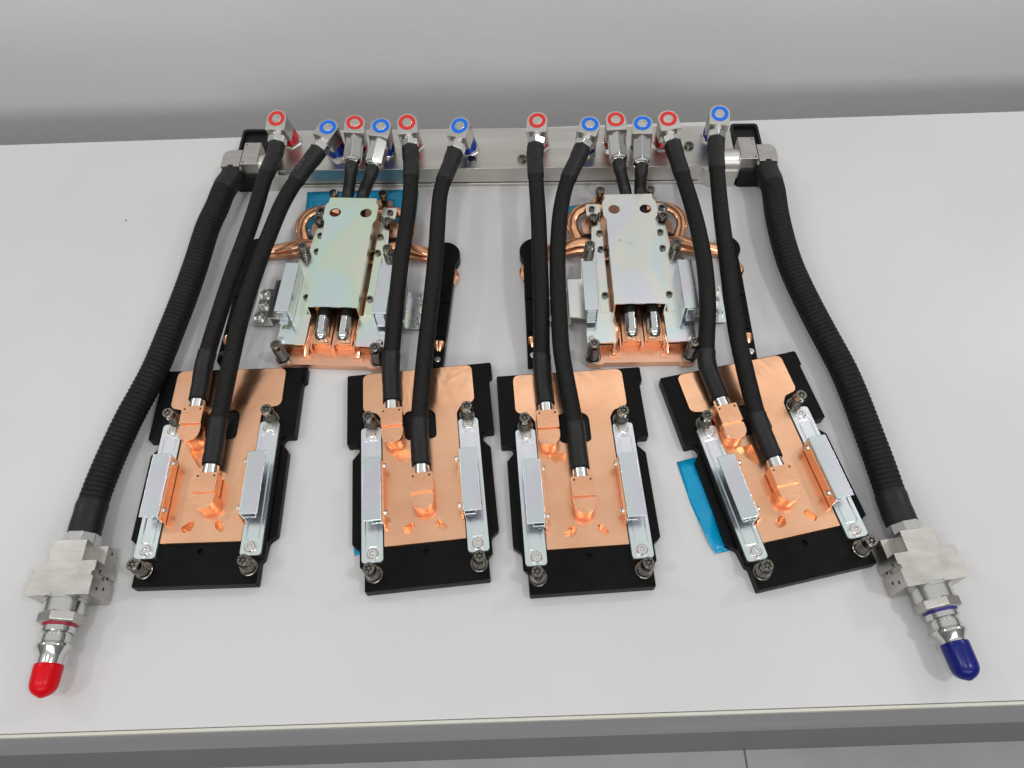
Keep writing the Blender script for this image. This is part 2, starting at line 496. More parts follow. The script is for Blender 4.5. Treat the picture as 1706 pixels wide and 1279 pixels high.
# ------------------------------------------------------------------ the four copper cold plates
def make_cold_plate():
    t = thing('cold_plate', '', 'cold plate', group='copper cold plates in the front row')
    # black base
    cp0 = round_poly([(-44.9, 105.9, 5), (44.9, 105.9, 5), (44.9, 71.1, 5), (34, 68.6, 6), (29.9, 62, 4), (29.9, -43.4, 0.6), (-29.9, -43.4, 0.6), (-29.9, 62, 4), (-34, 68.6, 6), (-44.9, 71.1, 5)], 5)
    out = round_poly([(-58.5, 108, 1.5), (53.5, 108, 0.5), (54.5, 109.5, 1), (61.5, 109.5, 1.5), (61.5, 96, 1), (58.8, 94, 1), (58.5, 43.5, 1.5), (50, 43.5, 3), (48.5, 38, 3), (54.5, 31, 1.5),
                      (54.5, -38, 1.5), (48.5, -43, 4), (47, -56, 2), (45, -58, 1), (45, -75, 1), (-45, -75, 1), (-45, -58, 1), (-47, -56, 2), (-48.5, -43, 4), (-54.5, -38, 1.5), (-54.5, 31, 1.5), (-48.5, 38, 3), (-50, 43.5, 3), (-58.5, 43.5, 1.5)], 4)
    m = MB().prism(out, 0, 6.5, holes=[cp0])
    m.prism(round_poly([(-58.4, 107.9, 1.2), (58.4, 107.9, 1.2), (58.4, 43.6, 1.2), (48.4, 43.6, 2), (48.4, -57, 2), (44.9, -58, 1), (44.9, -74.9, 1), (-44.9, -74.9, 1), (-44.9, -58, 1), (-48.4, -57, 2), (-48.4, 43.6, 2), (-58.4, 43.6, 1.2)], 4), 6.5, 9.0,
            holes=[circ(0.2, -49.5, 2.3, 16), cp0], bottom=False)
    base = put('base_plate', (m, M_black), t, bevel=0.35)
    put('threaded_hole', (MB().lathe([(2.25, 8.6), (1.6, 8.2), (1.6, 6.6), (0, 6.6)], 16), M_silver_screw), base)
    put('corner_hole', (MB().lathe([(1.5, 6.55), (1.2, 6.9), (0, 6.9)], 12), M_recess_shade), base, (57.8, 103, 0))
    # copper
    cp = round_poly([(-45, 106, 5), (45, 106, 5), (45, 71, 5), (34, 68.5, 6), (30, 62, 4), (30, -43.5, 0.6), (-30, -43.5, 0.6), (-30, 62, 4), (-34, 68.5, 6), (-45, 71, 5)], 5)
    hole = round_poly([(-12.5, 67.5, 5), (13, 67.5, 7), (13, 41, 4), (-12.5, 41, 5)], 5)
    slot = round_poly([(-23.5, 33, 1.8), (-8.5, 33, 1.5), (-8.5, 12, 2.0)], 4)
    pk1 = round_poly([(-16.9, -32.0, 1.4), (-9.6, -26.2, 1.8), (-6.9, -28.8, 1), (-8.0, -34.2, 1.2), (-14.0, -36.0, 1.6)], 4)
    pk2 = round_poly([(17.0, -33.2, 1.2), (14.0, -36.6, 1.2), (8.8, -32.8, 1.4), (8.2, -27.6, 1.4), (11.5, -26.4, 1.2)], 4)
    m = MB().prism(cp, 1.0, 4.4, holes=[hole])
    m.prism(cp, 4.4, 11.6, holes=[hole, slot, pk1, pk2], bottom=False)
    put('copper_plate', (m, M_copper_plate), t, bevel=0.25)
    put('pocket_pad', (MB().prism(round_poly([(-12.2, 67.2, 5), (12.7, 67.2, 7), (12.7, 41.3, 4), (-12.2, 41.3, 5)], 5), 1.2, 9.4), M_black_plastic), t)
    # rails with brackets
    for s in (-1, 1):
        emb = round_poly([(-5.2, 44, 1.2), (5.2, 44, 1.2), (5.2, -44, 1.2), (-1.5, -44, 0.8), (-5.2, -44, 1.2)], 3)
        r = MB().prism(rect(-7.8, 7.8, -55, 55, 2.6), 9.0, 11.2)
        r.prism(rect(-7.78, 7.78, -54.98, 54.98, 2.6), 11.2, 12.9, holes=[emb], bottom=False)
        r.prism(rect(-4.0, 4.0, -42.8, 42.8, 1.0), 11.2, 12.75, bottom=False)
        rail = put('mounting_rail', (r, M_zinc_blue), t, (s * 38.6, 0, 0), bevel=0.25)
        for y in (49.2, -49.2):
            put('rail_screw', rail_screw_me, rail, (-s * 0.4, y, 12.9), rz=y)
        b = MB()
        X0, X1 = (-43.5, -29.8) if s < 0 else (29.8, 43.5)
        xi = X1 if s < 0 else X0                                # inner wall side
        b.box(X0, X1, -27.6, 23.6, 23.6, 25.0)
        xa, xb = (xi - 1.2, xi) if s < 0 else (xi, xi + 1.2)
        b.box(xa, xb, -27.6, 23.6, 12.95, 23.6)
        b.box(min(xi, xi - s * -9.0), max(xi, xi - s * -9.0), -26.0, 22.0, 12.92, 13.9)
        br = put('channel_bracket', (b, M_zinc_lilac), t, bevel=0.5)
        c = MB()
        xo = xi - s * 0.05
        c.box(min(xo, xo - s * 1.6), max(xo, xo - s * 1.6), -29.0, 20.5, 12.4, 22.6)
        put('copper_strip', (c, M_copper_brush), br, bevel=0.2)
        for y in (17, -21):
            Mx = T(xo - s * 1.6, y, 20.2) @ Matrix.Rotation(-s * math.pi / 2, 4, 'Y')
            put('side_screw', side_screw_me, br, M=Mx)
    # elbow fittings, hose side facing +y
    for (cx, yt, ym, ye) in ((-20.7, 65.2, 49.6, 35.0), (0.3, 7.0, -9.2, -22.0)):
        e = MB()
        w = 8.5
        def stadium(w, y0, y1, n=14):
            return [(w, y0), (w, y1)][::-1] + [] if False else [(-w, y1), (-w, y0 + w)] + [(-w * math.cos(math.pi * k / n), y0 + w - w * math.sin(math.pi * k / n)) for k in range(1, n)] + [(w, y0 + w), (w, y1)]
        e.prism(stadium(7.3, ye - yt + 1.2, -1.0), 11.6, 19.2)
        e.prism(stadium(w, ye - yt, -17.0), 19.2, 23.0)
        e.prism(stadium(w - 0.6, ye - yt + .6, -14.6), 18.8, 21.6)
        e.prism(rect(-w, w, -15.6, 0), 13.2, 24.3, holes=[circ(-6.2, -2.6, 0.85, 10), circ(6.2, -2.6, 0.85, 10)])
        el = put('elbow_fitting', (e, M_copper_brush), t, (cx, yt, 0), bevel=0.3)
        p = MB()
        for sx in (-1, 1): p.prism(circ(sx * 6.2, -2.6, 0.84, 10), 13.4, 22.6)
        put('pin_hole', (p, M_recess_shade), el)
    for (x, y, ti) in ((-38, 59.2, (0.05, -0.04)), (38, 59.2, (0.02, 0.05)), (-38, -62.8, (0.03, -0.05)), (38, -62.8, (0.0, 0.06))):
        spring_screw(t, x, y, 9.0, 27.2, tilt=ti)
    return t

PLATES = [(-233.1, 236.3, -0.0004), (-70.5, 230.5, 0.0745), (49.8, 223.1, 0.0380), (199.7, 226.7, 0.1883)]
plate_labels = ['leftmost copper cold plate on black base, next to the left thick hose',
                'second copper cold plate from the left, on black base',
                'third copper cold plate from the left, on black base',
                'rightmost copper cold plate, tilted, with blue film under its left side']
proto = make_cold_plate()
plates = []
for i, (x, y, a) in enumerate(PLATES):
    o = proto if i == 0 else copy_tree(proto)
    o.location = (x * 0.001, y * 0.001, 0.0004)
    o.rotation_euler = (0, 0, a)
    o['label'] = plate_labels[i]
    plates.append(T(x, y, 0.4) @ RZ(a))

# ------------------------------------------------------------------ the two processor cold plate modules
def make_module(green):
    Z = M_zinc_green if green else M_zinc
    t = thing('processor_cooler', '', 'cooler', group='steel covered processor coolers in the back row')
    base = round_poly([(-46, -103, 5), (-34, -103.5, 3), (-32, -101.5, 3), (32, -101.5, 3), (34, -103.5, 3), (46, -103, 5), (45, -88, 4), (42, -82, 3), (42, 30, 4), (30, 36, 3), (30, 88, 2), (-30, 88, 2), (-30, 36, 3), (-42, 30, 4), (-42, -82, 3), (-45, -88, 4)], 4)
    put('copper_base', (MB().prism(base, 0, 6), M_copper), t, bevel=0.6)
    m = MB()
    for s in (-1, 1):                                           # fin stacks under the side plates
        for k in range(13):
            x = s * (23.5 + k * 1.35)
            m.box(x - 0.3, x + 0.3, -90, -30, 6, 14.5)
    tag(put('fin_stack', (m, M_copper_pipe), t), kind='stuff')
    # side plates, flanges and cover
    for s in (-1, 1):
        X = lambda a, b: (min(s * a, s * b), max(s * a, s * b))
        p = MB()
        pts = [(21.5, -58), (21.5, -88.5), (45.5, -88.5), (45.5, -63), (59, -61.5), (59, -59), (59, -21), (47, -21), (46, 2), (36, 6), (35.5, 20), (34, 40), (28, 43), (28, 55), (38, 55), (38, 68), (25, 68), (24.7, 60), (24.7, -57)]
        poly = [(s * x, y) for x, y in pts]
        p.prism(round_poly([(x, y, 1.0) for x, y in poly], 3), 15.6, 17.2)
        side = put('side_plate', (p, M_zinc), t, bevel=0.3)
        a, b = X(24.9, 32.2)
        put('flange', (MB().prism(rect(a, b, -58, 38, 0.8), 17.2, 18.9), Z), side, bevel=0.25)
        for y in (30, 11, -41):
            n = put('nut', nut_me, t, (s * 27.7, y, 18.9)); put('nut_hole', nut_hole_me, n)
        n = put('nut', nut_me, t, (s * 32.5, 61.5, 17.2)); put('nut_hole', nut_hole_me, n)
        # bracket on the side plate
        br = MB()
        a, b = X(35.4, 47.6)
        br.box(a, b, -66.4, -14.4, 32.6, 34.0)
        a, b = X(35.4, 36.7)
        br.box(a, b, -66.4, -14.4, 17.25, 32.6)
        a, b = X(35.4, 43.5)
        br.box(a, b, -64.0, -17.0, 17.23, 18.3)
        a, b = X(38.0, 45.5)
        br.box(a, b, -67.6, -66.3, 22.0, 33.0)
        a, b = X(38.0, 45.5)
        br.box(a, b, -71.0, -66.3, 20.9, 22.0)
        put('channel_bracket', (br, M_zinc_lilac), t, bevel=0.5)
        # outer foot
        f = MB()
        a, b = X(57.8, 59.1)
        f.box(a, b, -60.5, -21, 4.2, 17.3)
        a, b = X(57.8, 78)
        f.prism(rect(a, b, -60.5, -21, 1.2), 3.0, 4.2)
        foot = put('outer_foot', (f, M_zinc), t, bevel=0.3)
        for y, r in ((-27.5, 3.4), (-52.5, 3.4)):
            put('stud', (MB().lathe([(r + 1, 4.2), (r + 1, 5.0), (r, 5.2), (r, 8.0), (r - 0.8, 8.7), (0, 8.8)], 20), M_silver_screw), foot, (s * 71.5, y, 0))
        put('foot_screw', (screw_head_mb(3.3, 5, 4.2, 0.6), M_silver_screw), foot, (s * 70.5, -39.0, 0))
        a, b = X(60, 76)
        put('foam_pad', (MB().box(a, b, -59, -23, 0, 3.0), M_black_plastic), t)
        # heat pipes
        def sm(pts, n=8):
            pts = [Vector(q) for q in pts]
            out = []
            for i in range(len(pts) - 1):
                p0, p1, p2, p3 = pts[max(i - 1, 0)], pts[i], pts[i + 1], pts[min(i + 2, len(pts) - 1)]
                for k in range(n):
                    u = k / n
                    out.append(0.5 * ((2 * p1) + (p2 - p0) * u + (2 * p0 - 5 * p1 + 4 * p2 - p3) * u * u + (3 * p1 - p0 - 3 * p2 + p3) * u ** 3))
            out.append(pts[-1])
            return out
        put('heat_pipe', (MB().tube(sm([(s * 18, 70, 11.5), (s * 33, 69.5, 11.5), (s * 45, 65, 11.5), (s * 51.0, 56, 11), (s * 51.5, 46, 10.5), (s * 48.5, 38, 9), (s * 46, 31, 7)]), 4.2, 16, 1.32, 0.62), M_copper_pipe), t)
        put('heat_pipe', (MB().tube(sm([(s * 24, 16, 11), (s * 34, 24.5, 11), (s * 45, 27, 11), (s * 57, 25, 10), (s * 70, 22.5, 8), (s * 80, 21.0, 6), (s * 87, 18, 5), (s * 90.5, 10, 5), (s * 91, -12, 5), (s * 91, -50, 5), (s * 91, -80, 5)]), 4.2, 16, 1.3, 0.66), M_copper_pipe), t)
        put('heat_pipe', (MB().tube(sm([(s * 22, 6, 8), (s * 33, 16, 8), (s * 45, 20.0, 7), (s * 60, 18.5, 5), (s * 86, 16, 4)]), 3.0, 10), M_copper_pipe), t)
        put('copper_pad', (MB().prism(round_poly([(s * 29, 39.5), (s * 41, 39.5, 3), (s * 42.5, 52, 5), (s * 36, 60, 5), (s * 29, 62)], 4), 1, 8.5), M_copper), t, bevel=0.5)
        put('shade_pad', (MB().box(*X(29, 43), 29.5, 38, 6.0, 8.0), M_black_plastic), t)  # added dark piece standing in for the shaded gap between the copper parts
        # black carrier of the outer heat pipe
        head = [(s * 85.5, 33.5)] + [(s * (86.5 + 14.5 * math.cos(q)), 18.5 + 15.2 * math.sin(q)) for q in [math.radians(80 - 11 * k) for k in range(12)]]
        body = [(s * 97.5, -10), (s * 96.5, -60), (s * 95.8, -103), (s * 86.2, -103), (s * 86.0, -10)]
        cr = MB().prism(head + body, 0.5, 10.0)
        cr.prism([(s * 88.0, 8), (s * 96.4, 8), (s * 96.0, -36), (s * 87.6, -36)], 10.0, 11.6)
        cr.prism([(s * 87.4, -40), (s * 95.8, -40), (s * 95.3, -72), (s * 87.2, -72)], 10.0, 11.6)
        car = put('pipe_carrier', (cr, M_black), t, bevel=0.4)
        put('copper_tip', (MB().lathe([(4.1, 0), (3.9, 5), (2.0, 9), (0, 10)], 12, T(s * 91.0, -78, 10.6) @ Matrix.Rotation(math.pi / 2 + 0.15, 4, 'X') @ Matrix.Diagonal((1, 0.7, 1, 1))), M_copper_pipe), car)
        put('copper_tip', (MB().tube([(s * 97.0, 4, 5.5), (s * 98.8, -1, 5.5), (s * 98.6, -6, 5.5), (s * 96.5, -12, 5.5)], [2.0, 2.9, 2.9, 1.6], 10), M_copper_pipe), car)
        put('carrier_screw', (screw_head_mb(2.7, 2.2, 10.0, 0.55), M_silver_screw), car, (s * 91.2, -96, 0))
        # springs and posts
        spring_screw(t, s * 40.5, -96, 6, 29.5, tilt=(0.03, s * 0.03))
        spring_screw(t, s * 38.8, 9, 8, 30.0, tilt=(0.02, -s * 0.02))
        spring_screw(t, s * 32, 48, 6, 22.5, spring=False)
        spring_screw(t, s * 23.5, 82, 6, 22.5, spring=False)
        put('plate_screw', (screw_head_mb(2.6, 2.6, 17.2, 0.5), M_silver_screw), t, (s * 42.0, -84.5, 0))
        put('plate_screw', (screw_head_mb(2.6, 2.6, 17.2, 0.5), M_silver_screw), t, (s * 42.5, -8.5, 0))
        put('plate_screw', (screw_head_mb(2.1, 5.0, 17.2, 0.5), M_screw), t, (s * 26.0, 51.5, 0))
        # thin pipes beside the copper blocks
        for k in range(3):
            put('thin_pipe', (MB().tube(sm([(s * (20.6 - k * 0.9), -52, 15), (s * (20.3 - k * .9), -74, 14.5 - k), (s * (22.8 - 1.0 * k), -86, 10.5 - k), (s * (23 - 1.6 * k), -94, 7)], 6), 1.35, 8), M_copper_pipe), t)
        put('pipe_pad', (MB().box(*X(16.5, 27.5), -97, -91, 6, 6.8), M_copper), t, bevel=0.2)
    # cover: a channel with two round windows
    top = round_poly([(-22, -59.5, 0.8), (22, -59.5, 0.8), (22, 35, 0.6), (24.5, 40, 2), (24.5, 56, 3), (22, 60, 1), (22, 65.5, 0.8), (-22, 65.5, 0.8), (-22, 60, 1), (-24.5, 56, 3), (-24.5, 40, 2), (-22, 35, 0.6)], 4)
    c = MB().prism(top, 30.8, 32.0, holes=[circ(-14.2, 47, 5.3, 24), circ(14.2, 47, 5.3, 24)])
    for s in (-1, 1):
        a, b = min(s * 20.8, s * 22.0), max(s * 20.8, s * 22.0)
        c.box(a, b, -59.4, 34.5, 11.0, 30.8)
    cover = put('cover', (c, Z), t, bevel=0.6, seg=3)
    if not green:
        mk = MB()
        for (x0, y0, x1, y1) in ((-13.5, 9, -12, 11.2), (-12, 11.2, -10.8, 9.2), (-10.4, 9.2, -9.2, 8.6), (-7.8, 7.4, -6.8, 7.0), (-4.0, 6.6, -2.9, 5.6), (-3.9, 8.6, -3.2, 8.8), (-2.6, 5.8, -0.8, 5.0)):
            mk.tube([(x0, y0, 32.03), (x1, y1, 32.03)], 0.22, 5, 1, 0.2)
        put('marker_scribble', (mk, M_pencil), cover)
    # copper blocks below the hose ends
    for cx in (-8.0, 10.6):
        blk = MB().prism([(cx - 7.6, -86), (cx + 7.6, -86), (cx + 7.6, -60), (cx - 7.6, -60)], 6, 15.5)
        put('copper_block', (blk, M_copper_brush), t, bevel=0.4)
        ph = MB()
        for sx in (-1, 1): ph.lathe([(0.7, 0), (0.7, 0.15), (0, 0.15)], 8, T(cx + sx * 5.2, -86, 13.6) @ Matrix.Rotation(math.pi / 2, 4, 'X'))
        put('pin_hole', (ph, M_recess_shade), t)
    for (cx, w) in ((1.3, 1.4), (-17.2, 0.8), (19.4, 0.8)):
        put('divider', (MB().prism([(cx - w, -90), (cx + w, -90), (cx + w * .8, -50), (cx - w * .8, -50)], 6, 13.0), M_copper), t, bevel=0.3)
    return t

MODS = [(-145.8, 448.0, math.radians(-4.1), True, 'processor cooler with greenish steel cover, sitting on blue film'),
        (111.5, 441.1, math.radians(-1.1), False, 'processor cooler with plain silver steel cover, right of the other one')]
mods = []
for x, y, a, g, lab in MODS:
    o = make_module(g)
    o.location = (x * .001, y * .001, 0.0008)
    o.rotation_euler = (0, 0, a)
    o['label'] = lab
    mods.append(T(x, y, 0.8) @ RZ(a))

# ------------------------------------------------------------------ manifold
MAN = T(-6.0, 568.5, 0) @ RZ(math.radians(-1.8))
man = thing('manifold', 'long brushed steel manifold bar with black end trays at the back of the table', 'manifold', (-6.0, 568.5, 0), math.radians(-1.8))
bar = MB().box(-222, 224, -11.5, 45, 4.2, 22)
bar.box(-221.5, 223.5, -13.0, 44.5, 0.3, 3.4)
bar.box(-221, 223, -9.5, 44, 3.4, 4.2)
put('bar', (bar, M_bar), man, bevel=0.5)
for s in (-1, 1):
    X = lambda a, b: (min(s * a, s * b), max(s * a, s * b))
    e = MB()
    pl = [(196, -11), (206, -17), (231, -17), (231, 40), (196, 40)]
    e.prism([(s * x, y) for x, y in pl], 0.2, 20.5)
    put('end_block', (e, M_bar), man, bevel=0.6)
    tr = MB()
    a, b = X(232.5, 260)
    tr.prism(rect(a, b, -18, 50, 4), 0.2, 6)
    tr.prism(rect(a, b, -18, 50, 4), 6, 20, holes=[rect(a + 2.5, b - 2.5, 16, 47, 3)], bottom=False)
    tr.box(a + 2.4, b - 2.4, 15.9, 47.1, 6, 16)
    put('end_tray', (tr, M_black_plastic), man, bevel=0.5)
    put('corner_block', (MB().box(*X(231.5, 247.5), -15, 14.5, 9, 34), M_steel), man, bevel=0.5)
    cyl = MB().lathe([(11.5, 0), (11.5, 18)], 26, T(s * 214, -4, 21) @ Matrix.Rotation(s * math.pi / 2, 4, 'Y'))
    put('end_stub', (cyl, M_bar), man)
    put('stub_ring', (MB().lathe([(6.0, 0), (6.0, 0.7), (5.4, 0.9), (4.6, 0.9), (4.4, 0.2), (2.4, 0.2), (2.2, 0.7), (0, 0.8)], 24), M_bar), man, (s * 219.5, -9, 31.6 if False else 20.4))
    pn = MB()
    for y in (11.5, -12): pn.lathe([(0.9, 33.9), (0.9, 34.12), (0, 34.12)], 9, T(s * (245 if s > 0 else 245), y, 0))
    put('pin_hole', (pn, M_recess_shade), man)
for (u, v) in ((786, 265), (870, 263), (1148, 241)):
    q = MAN.inverted() @ P(u, v, 24)
    put('bar_screw', (screw_head_mb(4.6, 3.0, 22, 0.6), M_screw), man, (q.x, q.y, 0))

# ------------------------------------------------------------------ hoses
def spline(pts, step=1.0):
    pts = [Vector(p) for p in pts]
    dense = []
    for i in range(len(pts) - 1):
        p0, p1, p2, p3 = pts[max(i - 1, 0)], pts[i], pts[i + 1], pts[min(i + 2, len(pts) - 1)]
        # centripetal-like tangents
        d = (p2 - p1).length
        t1 = (p2 - p0) * (d / max((p2 - p1).length + (p1 - p0).length, 1e-6)) if i > 0 else (p2 - p1)
        t2 = (p3 - p1) * (d / max((p3 - p2).length + (p2 - p1).length, 1e-6)) if i < len(pts) - 2 else (p2 - p1)
        n = max(4, int(d / 2))
        for k in range(n):
            u = k / n
            dense.append((2 * u ** 3 - 3 * u ** 2 + 1) * p1 + (u ** 3 - 2 * u ** 2 + u) * t1 + (-2 * u ** 3 + 3 * u ** 2) * p2 + (u ** 3 - u ** 2) * t2)
    dense.append(pts[-1])
    # light smoothing, then resample by arc length
    for _ in range(12):
        dense = [dense[0], dense[1]] + [(dense[i - 1] + dense[i] * 2 + dense[i + 1]) / 4 for i in range(2, len(dense) - 2)] + [dense[-2], dense[-1]]
    out, acc = [dense[0]], 0.0
    for a, b in zip(dense, dense[1:]):
        L = (b - a).length
        while acc + L >= step:
            a = a + (b - a) * ((step - acc) / (b - a).length)
            out.append(a.copy()); L = (b - a).length; acc = 0.0
        acc += L
    out.append(dense[-1])
    return out

def ribs(n, R, depth, pitch, step):
    return [R - depth * (0.5 - 0.5 * math.cos(2 * math.pi * i * step / pitch)) ** 2 for i in range(n)]

def axis_matrix(o, zdir, xdir=None):
    z = zdir.normalized()
    x = (xdir or Vector((1, 0, 0)))
    x = (x - z * x.dot(z)).normalized()
    y = z.cross(x)
    return Matrix(((x.x, y.x, z.x, o.x), (x.y, y.y, z.y, o.y), (x.z, y.z, z.z, o.z), (0, 0, 0, 1)))

BAR_TOP = 22.0
def fitting(root, off, ring, base, aim, colour, long_nut):
    """quick coupling standing on the bar with an elbow block; returns outlet point and direction"""
    B = P(*base, BAR_TOP)
    R = P(*ring, 60.0)
    ax = (R - B).normalized()
    top = (R - B).length
    A = P(*aim, 46.0)
    dirv = A - R; dirv = (dirv - ax * dirv.dot(ax)).normalized()
    Mx = axis_matrix(B - off, ax, dirv)                       # local +x points along the outlet
    an, rg = (M_red_an, M_red) if colour == 'red' else (M_blue_an, M_blue)
    put('base_nut', (MB().lathe([(10.6, 0.2), (10.6, 4.0), (9.8, 5.0), (8, 5.0)], 6, Mx, 0.3), M_chrome), root, bevel=0.3)
    prof = [(8.2, 4.5), (9.0, 5.5)]
    for k in range(4): prof += [(9.0, 7 + k * 2.2), (8.6, 7.4 + k * 2.2), (8.6, 7.9 + k * 2.2), (9.0, 8.3 + k * 2.2)]
    prof += [(9.0, top - 18.8), (8.4, top - 18.0)]
    put('coupling_sleeve', (MB().lathe(prof, 26, Mx), an), root)
    eb = MB().prism([(12.0, -9.5), (12.0, 9.5)] + [(9.5 * math.cos(a_), 9.5 * math.sin(a_)) for a_ in [math.pi / 2 + math.pi * q_ / 14 for q_ in range(15)]], top - 18.5, top, M=Mx)
    blk = put('elbow_block', (eb, M_steel), root, bevel=0.6)
    put('ring', (MB().lathe([(8.0, top - 0.2), (8.0, top + 0.25), (4.7, top + 0.25), (4.7, top - 0.2)], 36, Mx), rg), blk)
    put('plug', (MB().lathe([(4.6, top - 0.3), (4.6, top + 0.15), (4.3, top + 0.35), (2.6, top + 0.35), (2.4, top + 0.1), (1.2, top + 0.1), (0, top + 0.3)], 24, Mx), M_steel), blk)
    O = B - off + ax * (top - 9.3) + dirv * 11.8
    On = axis_matrix(O, dirv, ax)
    if long_nut:
        nl = 28.0
        put('hex_nut', (MB().lathe([(7.6, -0.2), (7.6, 0.8), (9.2, 1.6), (9.2, nl - 3), (7.8, nl - 1.5)], 6, On, 0.0), M_chrome), root, bevel=0.4)
        put('collar', (MB().lathe([(7.2, nl - 2.2), (8.0, nl - 1.5), (8.0, nl + 0.8), (6.4, nl + 1.8), (5.0, nl + 1.9)], 24, On), M_chrome), root)
    else:
        nl = 10.0
        put('neck', (MB().lathe([(7.3, -0.2), (7.3, 4.2)], 24, On), M_ferrule), root)
        put('hex_nut', (MB().lathe([(7.6, 2.6), (9.0, 3.2), (9.0, nl - 0.8), (8.0, nl)], 6, On, 0.0), M_chrome), root, bevel=0.4)
    return O + off + dirv * nl, dirv

def small_hose(label, colour, ring, base, path, plate=None, which=None, mod=None, modx=None):
    B = P(*base, BAR_TOP)
    root = thing('coolant_hose', label, 'hose', B, group='thin coolant hoses from the manifold')
    off = B
    O, d = fitting(root, off, ring, base, path[0][:2], colour, mod is not None)
    r, step = (7.0, 0.5) if mod is None else (5.0, 0.6)
    pts = [O - d * 1.0, O + d * 9.0]
    for (u, v, z) in path[1:]: pts.append(P(u, v, z))
    if plate is not None:
        PM = plates[plate]
        x, y = ((-20.7, 65.2), (0.3, 7.0))[which]
        E = PM @ Vector((x, y + 8, 17.8))
        pts = [p for p in pts if (p - E).length > 78]
        pts += [PM @ Vector((x, y + 42, 20.5)), PM @ Vector((x, y + 24, 18.4)), E]
        put('ferrule', (MB().lathe([(6.1, -0.5), (6.1, 11)], 26, axis_matrix(PM @ Vector((x, y, 17.8)) - off, PM.to_3x3() @ Vector((0, 1, 0)), Vector((0, 0, 1)))), M_ferrule), root)
    else:
        MM = mods[mod]
        pts = pts[:2]
        en = MM.inverted() @ P(*path[-1])
        pts.append(MM @ Vector((en.x, en.y, 26.5)))
        for (yy, zz, w) in ((55, 25, 0), (30, 24.5, 0.3), (-30, 24.5, 0.9), (-58, 23, 1), (-66, 22, 1)): pts.append(MM @ Vector((en.x + (modx - en.x) * w, yy, zz)))
        fer = axis_matrix(MM @ Vector((modx, -64, 22)) - off, MM.to_3x3() @ Vector((0, -1, -0.14)), Vector((0, 0, 1)))
        put('end_ferrule', (MB().lathe([(5.7, 0), (5.7, 15)], 8, fer, math.pi / 8).lathe([(5.7, 15), (5.5, 18), (4.3, 20.6), (2.2, 22), (0, 22.3)], 16, fer), M_chrome), root, bevel=0.3)
        put('end_stem', (MB().lathe([(5.2, 0), (5.2, 7)], 18, T(*(MM @ Vector((modx, -80, 15.6)) - off))), M_chrome), root)
    pts = [p - off for p in pts]
    c = spline(pts, step)
    n = len(c)
    put('tube', (MB().tube(c, ribs(n, r, 0.28, 2.0, step), 18), M_hose), root)
    a = int((44 if mod is None else 40) / step)
    sl = c[:a + 1:3]
    rr = [r + 1.15 - (0.55 if i > len(sl) * 0.3 else 0) + 0.06 * math.sin(i * 1.3) for i in range(len(sl))]
    rr[-1] = r - 0.2; rr[0] = r - 0.2
    put('sleeve', (MB().tube(sl, rr, 20), M_sleeve), root)
    if plate is not None:
        b = int((46 if which == 0 else 40) / step)
        sl = c[n - 1 - b::3]
        rr = [r + 0.5 + 0.06 * math.sin(i * 0.9) for i in range(len(sl))]
        rr[0] = r - 0.2
        put('sleeve', (MB().tube(sl, rr, 20), M_sleeve), root)
    if colour == 'blue' and plate == 0:
        # faint line of print along the sleeve
        pm = MB()
        rn = random.Random(2)
        for k in range(12):
            i = int((7 + k * 2.6) / step)
            if k in (3, 7): continue
            t = (c[i + 2] - c[i - 2]).normalized(); side = t.cross(Vector((0, 0, 1))).normalized(); up = side.cross(t)
            q = c[i] + up * (r * 1.0 + 0.5) + side * 1.0
            for j in range(3):
                s0 = q + side * rn.uniform(-1.1, 1.1) + t * rn.uniform(-.7, .7)
                s1 = s0 + (side * rn.uniform(0.5, 1.3) if j % 2 else t * rn.uniform(0.5, 1.2))
                pm.tube([s0, s1], 0.2, 4)
        put('print', (pm, M_print), root)
    return root

HZ = 47
small_hose('coolant hose with the leftmost red-ringed elbow, ending on the leftmost cold plate', 'red', (460.5, 197), (487, 236), [(452, 262), (440, 300, HZ), (425, 350, 46), (404, 410, 44), (384, 465, 42), (366, 520, 38), (352, 580, 31), (343, 618, 25)], 0, 0)
small_hose('coolant hose with the leftmost blue-ringed elbow, sleeve bearing faint print', 'blue', (546, 211.5), (564, 257), [(520, 266), (495, 298, HZ), (470, 340, 46), (447, 395, 45), (430, 440, 43), (413, 490, 42), (396, 550, 39), (382, 620, 33), (372, 690, 26)], 0, 1)
small_hose('short coolant hose with red-ringed elbow going under the greenish cover', 'red', (591, 204), (598, 250), [(586, 275), (580, 324, 27)], mod=0, modx=-8.0)
small_hose('short coolant hose with blue-ringed elbow going under the greenish cover', 'blue', (634.5, 209.5), (644, 254), [(619, 285), (605, 324, 27)], mod=0, modx=10.6)
small_hose('coolant hose with red-ringed elbow, ending on the second cold plate', 'red', (678, 203.5), (689, 243), [(684, 262), (685, 295, HZ), (682, 340, 46), (675, 390, 46), (666, 450, 45), (658, 520, 42), (653, 580, 34), (651, 625, 26)], 1, 0)
small_hose('hose with blue-ringed elbow left of the middle gap, ending on the second cold plate', 'blue', (765.5, 209), (782, 249), [(751, 264), (735, 315, HZ), (730, 360, 45), (727, 410, 44), (720, 485, 42), (713, 545, 38), (706, 612, 33), (697, 665, 28), (695, 700, 22)], 1, 1)
small_hose('hose with red-ringed elbow right of the middle gap, ending on the third cold plate', 'red', (895, 200.5), (899, 242), [(890, 262), (893, 300, HZ), (897, 360, 45), (899, 420, 44), (901, 480, 42), (903, 540, 38), (904, 600, 30), (905, 630, 25)], 2, 0)
